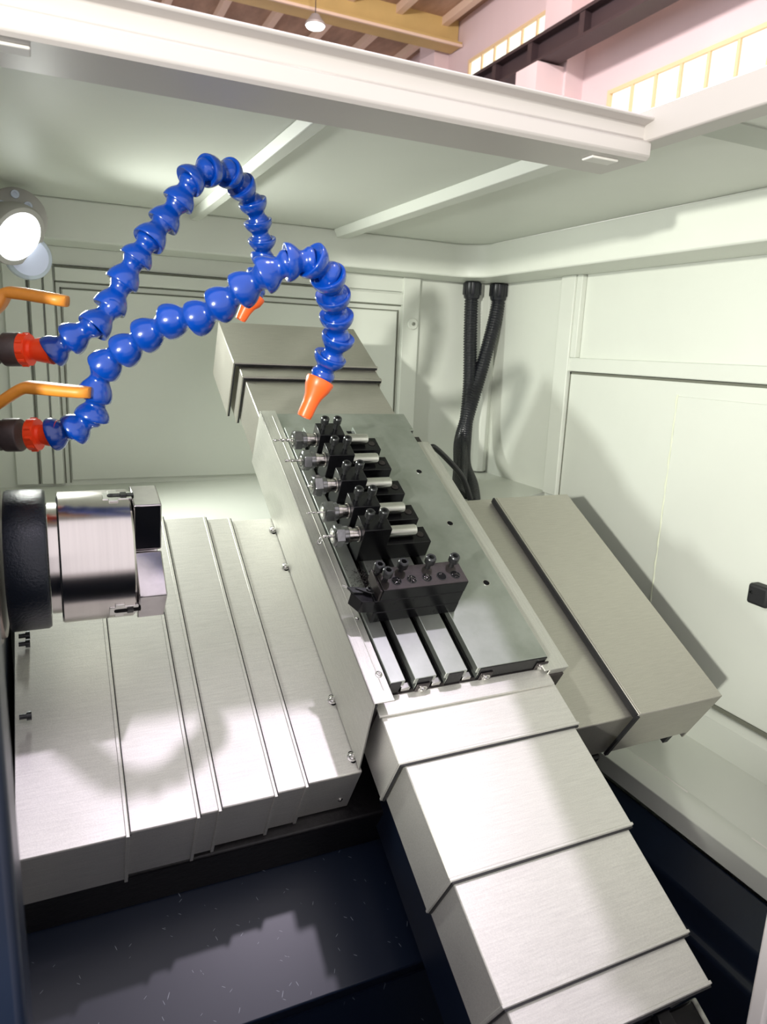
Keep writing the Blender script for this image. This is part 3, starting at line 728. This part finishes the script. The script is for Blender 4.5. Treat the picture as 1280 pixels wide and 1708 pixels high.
ob = (-0.05, *AX)
t = thing('headstock', 'grey and navy headstock face with a brown bearing flange at the left edge', 'headstock', ob, WORLD)
MB(ob).box((-0.10, 0.56, -0.45), (-0.052, 0.80, -0.04)).build('casting', 'navy', t, bevel=0.004)
MB(ob).lathe((-0.06, *AX), (1, 0, 0), [(0, 0.072), (0.009, 0.072), (0.0115, 0.070), (0.0115, 0.066), (0.0150, 0.065), (0.0150, 0.04)], 72).build('bearing_flange', mat('brown flange', (0.30, 0.24, 0.21), 0.3, 0.8), t)
ob = (-0.025, *AX)
o = MB(ob).lathe((-0.041, *AX), (1, 0, 0), [(0, 0.050), (0.0, 0.0600), (0.002, 0.0612), (0.029, 0.0612), (0.0315, 0.0595), (0.0315, 0.040)], 84).build('spindle_ring', 'ring', frame=WORLD)
tag(o, 'glossy black ring on the spindle nose behind the chuck', 'ring')
ob = (0.03, *AX)
t = thing('lathe_chuck', 'polished steel three-jaw lathe chuck with square jaws at the left edge', 'chuck', ob, WORLD)
MB(ob).lathe((-0.0085, *AX), (1, 0, 0), [(0, 0.030), (0.0, 0.0490), (0.0075, 0.0490), (0.0075, 0.03)], 84).build('back_plate', 'steel', t)
MB(ob).lathe((-0.001, *AX), (1, 0, 0), [(0, 0.03), (0, 0.0565), (0.0015, 0.0580), (0.058, 0.0580), (0.0595, 0.0568), (0.0595, 0.012), (0.045, 0.012)], 96).build('body', 'steel', t)


def jaw(ang, first=None):
    """a stepped soft jaw; local z is radially out, x along the spindle"""
    M_ = Matrix.Rotation(ang, 4, 'X')
    j = bpy.data.objects.new('jaw', None)
    b = MB().prism([(-0.0205, 0.0575), (0.0205, 0.0575), (0.0205, 0.0128), (0, 0.002), (-0.0205, 0.0128)], 0, 0.0600, 0.0835).box((0.036, -0.0062, 0.030), (0.0600, 0.0062, 0.0583))
    o = b.build('jaw', 'jaw', t, bevel=0.0012); o.matrix_parent_inverse = Matrix(); o.matrix_basis = Matrix.Translation((-0.03, 0, 0)) @ M_
    MB().box((0.0405, -0.0110, 0.0570), (0.0485, 0.0110, 0.05845)).box((0.036, -0.0070, 0.0570), (0.0600, 0.0070, 0.0584)).build('jaw_key', 'bright', o, bevel=0.0004)
    s = MB().box((0.0425, -0.0026, 0.0575), (0.0620, 0.0026, 0.0590)).lathe((0.0425, 0, 0.0575), (0, 0, 1), [(0, 0.0026), (0.0015, 0.0026)], 16)
    s.build('screw_slot', 'socket', o)
    s = MB().box((0.0505, -0.0034, 0.0580), (0.0560, 0.0034, 0.0600)).build('jaw_screw', 'oxide', o, bevel=0.0005)
    bpy.data.objects.remove(j)
    return o


for a in (14, 134, 254): jaw(math.radians(a))

# ================================================================== COOLANT HOSES (ball and socket)
def catmull(P, per=12):
    P = [Vector(p) for p in P]; out = []
    Q = [P[0] * 2 - P[1]] + P + [P[-1] * 2 - P[-2]]
    for i in range(1, len(Q) - 2):
        for k in range(per):
            s = k / per; a, b, c, d = Q[i - 1:i + 3]
            out.append(0.5 * ((2 * b) + (c - a) * s + (2 * a - 5 * b + 4 * c - d) * s * s + (3 * b - 3 * c + d - a) * s ** 3))
    out.append(P[-1]); return out


def resample(P, step):
    out = [P[0]]; acc = 0.0
    for a, b in zip(P, P[1:]):
        L = (b - a).length
        while acc + L >= step:
            f = (step - acc) / L; a = a.lerp(b, f); out.append(a.copy()); L = (b - a).length; acc = 0.0
        acc += L
    return out


SEGP = [(0.0012, 0.0100), (0.0, 0.0126), (-0.0002, 0.0138), (0.0003, 0.0143), (0.0014, 0.0144), (0.0036, 0.0142), (0.0064, 0.0134), (0.0092, 0.0120), (0.0116, 0.0103), (0.0136, 0.0088), (0.0150, 0.0083),
        (0.0174, 0.0083), (0.0192, 0.0093), (0.0215, 0.0105), (0.0240, 0.0107), (0.0262, 0.0098)]


def ball_hose(label, path, base, nozzle, ob, s=1.0, pitch=0.0200, nz=(0.0150, 0.0062)):
    t = thing('coolant_hose', label, 'hose', ob, WORLD)
    P = [Vector(p) for p in path]
    for i in range(len(P) - 1):
        d = (P[i + 1] - P[i]).normalized()
        if i: d = ((P[i + 1] - P[i]).normalized() + (P[i] - P[i - 1]).normalized() * 0.35).normalized()
        sc = min(1.12, max(0.78, (P[i + 1] - P[i]).length / 0.0215))
        MB(ob).lathe(P[i] - d * 0.006, d, [(a * sc, r * s) for a, r in SEGP], 32).build('hose_segment', 'blue', t, angle=50)
    end = P[-1]; d = (Vector(nozzle[1]) - Vector(nozzle[0])).normalized(); L = (Vector(nozzle[1]) - end).length
    MB(ob).lathe(end - d * 0.004, d, [(0, 0.0095 * s), (0.012, 0.0095 * s)], 20).build('hose_segment', 'blue', t)
    r0, r1 = nz
    MB(ob).lathe(end + d * 0.001, Vector(nozzle[1]) - end, [(0, r0 * 0.80), (0, r0 * 0.97), (0.002, r0), (0.008, r0 * 0.88), (L * 0.45, r0 * 0.62), (L * 0.65, (r0 * .5 + r1) / 2 * 1.05), (L - 0.003, r1), (L, r1 * 0.9), (L, r1 * 0.6), (L - 0.006, r1 * 0.55)], 28).build('nozzle', 'orange', t, label='orange cone nozzle')
    c0, c1 = Vector(base[0]), Vector(base[1]); d = (c1 - c0).normalized(); L = (c1 - c0).length
    cn = MB(ob).lathe(c0, d, [(0, 0.0110), (0, 0.0132), (0.0075, 0.0132), (0.0075, 0.0085), (0.0100, 0.0080), (0.013, 0.0095), (L + 0.004, 0.0118)], 28).build('connector', 'red', t, label='red orange threaded connector')
    bb = MB(ob)
    for k in range(10):
        a = 2 * PI * k / 10; q = d.orthogonal().normalized(); w_ = d.cross(q); rr = (q * math.cos(a) + w_ * math.sin(a))
        bb.cyl(c0 + d * 0.0012 + rr * 0.0128, c0 + d * 0.0064 + rr * 0.0128, 0.0016, 8)
    bb.build('grip_ribs', 'red', cn)
    return t


UP = [(0.0072, 0.6738, -0.0107), (0.0215, 0.6697, -0.0003), (0.0390, 0.6643, 0.0113), (0.0523, 0.6740, 0.0294), (0.0633, 0.6742, 0.0508), (0.0755, 0.6733, 0.0703), (0.0861, 0.6722, 0.0857), (0.0998, 0.6814, 0.1029), (0.1126, 0.6800, 0.1211), (0.1230, 0.6793, 0.1378), (0.1398, 0.6852, 0.1474), (0.1604, 0.6986, 0.1491), (0.1753, 0.7123, 0.1415), (0.1890, 0.7254, 0.1293), (0.1950, 0.7298, 0.1124), (0.2000, 0.7348, 0.0968), (0.2030, 0.7409, 0.0817), (0.1976, 0.7391, 0.0644), (0.1923, 0.7379, 0.0495)]
LO = [(0.0046, 0.6578, -0.0794), (0.0195, 0.6521, -0.0738), (0.0321, 0.6495, -0.0605), (0.0346, 0.6470, -0.0434), (0.0436, 0.6405, -0.0209), (0.0587, 0.6276, -0.0080), (0.0742, 0.6144, 0.0045), (0.0917, 0.5987, 0.0154), (0.1094, 0.5811, 0.0191), (0.1238, 0.5680, 0.0298), (0.1382, 0.5550, 0.0411), (0.1535, 0.5438, 0.0523), (0.1702, 0.5381, 0.0608), (0.1872, 0.5369, 0.0609), (0.2011, 0.5436, 0.0503), (0.2098, 0.5566, 0.0371), (0.2177, 0.5694, 0.0216), (0.2219, 0.5790, 0.0048), (0.2181, 0.5880, -0.0119), (0.2144, 0.5950, -0.0270)]
ball_hose('upper blue ball-jointed coolant hose arching high, its orange nozzle half hidden', UP, ((-0.0199, 0.6861, -0.0125), (0.0003, 0.6767, -0.0120)), ((0.1923, 0.7379, 0.0495), (0.1788, 0.7378, 0.0242)), (0.0, 0.677, -0.012), 0.97, 0.0182, (0.0125, 0.0056))
ball_hose('lower blue ball-jointed coolant hose ending in an orange nozzle over the tool slide', LO, ((-0.0174, 0.6675, -0.0819), (0.0018, 0.6588, -0.0805)), ((0.2128, 0.5947, -0.0311), (0.1994, 0.5940, -0.0590)), (0.0, 0.659, -0.081), 0.99, 0.0196, (0.0125, 0.0066))


def ball_valve(label, base, lever, ob):
    t = thing('ball_valve', label, 'valve', ob, WORLD)
    b = [Vector(p) for p in base]; d = (b[2] - b[0]).normalized()
    L = (b[2] - b[0]).length
    MB(ob).lathe(b[0] - d * 0.02, d, [(0, 0.0135), (0.03, 0.0135), (L * 0.55 + 0.02, 0.0130)], 28).build('body', 'valve', t)
    MB(ob).lathe(b[1] + d * 0.004, d, [(0, 0.0128), (0.001, 0.0140), (0.0130, 0.0140), (0.0145, 0.0132)], 28, sides=None).build('coupling', 'valve', t, bevel=0.0006)
    MB(ob).cyl(b[0] - d * 0.004, Vector(lever[0]) + Vector((0, 0, -0.002)), 0.006, 16).build('stem', 'valve', t)
    # lever: a flat bar bent up from the stem and running out along the pipe
    P = [Vector(p) for p in lever]; C2 = catmull(P, 6); n = len(C2)
    q = MB(ob); rings = []
    for i, p in enumerate(C2):
        tg = (C2[min(i + 1, n - 1)] - C2[max(i - 1, 0)]).normalized()
        wd = Vector((0.35, 0.92, 0.15)); wd = (wd - tg * wd.dot(tg)).normalized(); up = tg.cross(wd)
        f = i / (n - 1); hw = 0.0085 if f < 0.95 else 0.0085 * (1.0 - (f - 0.95) / 0.05 * 0.45); ht = 0.0043 + 0.0004 * math.sin(f * 3)
        ring = []
        for k in range(16):
            a = 2 * PI * k / 16; cx, sx = math.cos(a), math.sin(a)
            ring.append(q.v(p + wd * hw * math.copysign(abs(cx) ** 0.6, cx) + up * ht * math.copysign(abs(sx) ** 0.6, sx)))
        rings.append(ring)
    for A_, B2 in zip(rings, rings[1:]):
        for k in range(16): q.bm.faces.new([A_[k], A_[(k + 1) % 16], B2[(k + 1) % 16], B2[k]])
    q.bm.faces.new(rings[0][::-1]); q.bm.faces.new(rings[-1])
    q.build('lever', 'lever', t, label='amber plastic coated lever', angle=60)
    return t


ball_valve('upper brown-grey ball valve with an amber lever at the left edge', [(-0.0638, 0.7062, -0.0144), (-0.0363, 0.6936, -0.0132), (-0.0199, 0.6861, -0.0125)],
           [(-0.0516, 0.6832, 0.0068), (-0.0354, 0.6790, 0.0208), (-0.0282, 0.6783, 0.0316), (-0.0193, 0.6744, 0.0324), (0.0000, 0.6650, 0.0300), (0.0166, 0.6563, 0.0274)], (-0.15, 0.70, -0.014))
ball_valve('lower brown-grey ball valve with an amber lever at the left edge', [(-0.0678, 0.6904, -0.0851), (-0.0404, 0.6779, -0.0834), (-0.0174, 0.6675, -0.0819)],
           [(-0.0467, 0.6637, -0.0616), (-0.0352, 0.6604, -0.0530), (-0.0201, 0.6559, -0.0428), (-0.0103, 0.6515, -0.0419), (0.0100, 0.6410, -0.0430), (0.0293, 0.6324, -0.0439)], (-0.15, 0.70, -0.085))
# pipe manifold carrying both valves, mounted on the left wall
ob = (-0.093, 0.72, -0.05)
o = MB(ob).box((-0.150, 0.685, -0.12), (-0.082, 0.745, 0.03)).build('valve_manifold', 'valve', frame=WORLD, bevel=0.003); tag(o, 'brown-grey manifold on the left wall carrying both ball valves, just out of the frame', 'manifold')

# ================================================================== CORRUGATED CONDUITS
def conduit(label, P, top, ob):
    t = thing('corrugated_hose', label, 'hose', ob, WORLD)
    Q = resample(catmull(P, 16), 0.0014)
    MB(ob).tube(Q, lambda f, i: 0.0150 if (i % 4) < 2 else 0.0132, 22).build('hose', 'conduit', t, angle=80)
    x, y = top
    f = MB(ob).lathe((x, y, 0.148), (0, 0, -1), [(0, 0.0155), (0.003, 0.0185), (0.026, 0.0185), (0.028, 0.0175), (0.034, 0.0165)], 28)
    for k in range(14):
        a = 2 * PI * k / 14; f.box((x + 0.0178 * math.cos(a) - 0.0015, y + 0.0178 * math.sin(a) - 0.0015, 0.121), (x + 0.0178 * math.cos(a) + 0.0015, y + 0.0178 * math.sin(a) + 0.0015, 0.145))
    f.build('fitting', 'conduit', t)
    return t


conduit('left black corrugated hose hanging from the enclosure corner', [(0.826, 1.362, 0.120), (0.826, 1.362, 0.10), (0.825, 1.355, 0.03), (0.822, 1.34, -0.075), (0.800, 1.31, -0.170), (0.765, 1.25, -0.222), (0.735, 1.17, -0.250), (0.700, 1.10, -0.275)], (0.826, 1.362), (0.826, 1.362, 0.148))
conduit('right black corrugated hose, leaning across behind the left one', [(0.886, 1.352, 0.120), (0.886, 1.352, 0.10), (0.870, 1.345, 0.04), (0.838, 1.335, -0.062), (0.812, 1.325, -0.135), (0.785, 1.30, -0.185), (0.740, 1.22, -0.222), (0.680, 1.12, -0.26)], (0.886, 1.352), (0.886, 1.352, 0.148))
b = MB((0.65, 1.1, -0.2)); b.tube(catmull([(0.600, 1.098, -0.166), (0.610, 1.101, -0.164), (0.640, 1.105, -0.186), (0.672, 1.10, -0.220), (0.690, 1.095, -0.262)], 10), lambda f, i: 0.0030 + 0.0022 * min(1, f * 4), 14)
tag(b.build('black_cable', 'conduit', frame=WORLD), 'thin black cable curving down behind the upper right of the slide', 'cable')

# ================================================================== WORK LAMP
LP = Vector((-0.034, 1.20, 0.135))
t = thing('work_lamp', 'grey round machine work lamp glowing white in the upper left corner', 'lamp', LP, WORLD)
d = Vector((0.62, -0.62, -0.48)).normalized()
MB().lathe(Vector((0, 0, 0.004)) - d * 0.030, d, [(0, 0.020), (0.004, 0.034), (0.022, 0.043), (0.036, 0.045), (0.040, 0.043), (0.040, 0.036)], 40).build('housing', 'lamp_body', t)
MB().lathe(Vector((0, 0, 0.004)) + d * 0.006, d, [(0, 0.036), (0.004, 0.036), (0.007, 0.030), (0.009, 0.012)], 36).build('lens', 'lamp_lens', t)
b = MB().lathe((0.004, 0.035, 0.030), Vector((0.1, -1, 0.0)), [(0, 0.040), (0.012, 0.040), (0.014, 0.036)], 36); b.build('mounting_plate', 'lamp_body', t)
for p in ((0.020, 0.021, 0.046), (-0.014, 0.021, 0.044), (0.004, 0.021, 0.060)):
    MB().lathe(p, (0.1, -1, 0), [(0, 0.006), (0.003, 0.0055), (0.003, 0.003, 6), (0.001, 0.003, 6)], 20).build('plate_screw', 'lamp_glass', t)
MB().lathe((0.014, 0.045, -0.022), (0.15, -1, -0.1), [(0, 0.032), (0.010, 0.033), (0.020, 0.031), (0.024, 0.026)], 48).build('ribbed_reflector', 'lamp_glass', t)
# bracket to the back wall
MB().cyl((0.004, 0.04, 0.03), (0.004, 0.195, 0.03), 0.012, 16).build('arm', 'lamp_body', t)
ll = light('work_lamp_light', 'SPOT', (LP.x + d.x * 0.055, LP.y + d.y * 0.055, LP.z + H + 0.004 + d.z * 0.055), LED_POWER, (0.97, 1.0, 0.93), aim=(LP.x + 0.80, LP.y - 0.55, LP.z + H - 0.50), spot_size=math.radians(140), spot_blend=1.0, shadow_soft_size=0.022)
# unseen lamp added left of the camera for the wall shadow; stand made up
LQ = Vector((-1.05, -0.74, 0.23)); d2 = Vector((0.715, 0.690, -0.025)).normalized()
t = thing('added_front_lamp', 'added spot lamp on a made-up stand left of the camera, out of the frame', 'lamp', (LQ.x, LQ.y, -H), WORLD)
qo = Vector((LQ.x, LQ.y, -H))
MB(qo).lathe(LQ - d2 * 0.05, d2, [(0, 0.03), (0.01, 0.06), (0.05, 0.07), (0.06, 0.068), (0.06, 0.058)], 32).build('housing', 'lamp_body', t)
MB(qo).lathe(LQ, d2, [(0, 0.057), (0.004, 0.057)], 32).build('lens', 'lamp_lens', t)
MB(qo).cyl((LQ.x, LQ.y, -H + 0.3), (LQ.x, LQ.y, LQ.z - 0.03), 0.012, 16).build('pole', 'rail', t)
for k in range(3):
    a = 2 * PI * k / 3; MB(qo).cyl((LQ.x, LQ.y, -H + 0.45), (LQ.x + 0.35 * math.cos(a), LQ.y + 0.35 * math.sin(a), -H + 0.01), 0.010, 12).build('leg', 'rail', t)
q = LQ + d2 * 0.03 + Vector((0, 0, H))
light('added_front_spot', 'SPOT', q, ADDED_LAMP_POWER, (1.0, 1.0, 0.90), aim=q + d2, spot_size=math.radians(44), spot_blend=0.45, shadow_soft_size=0.03)
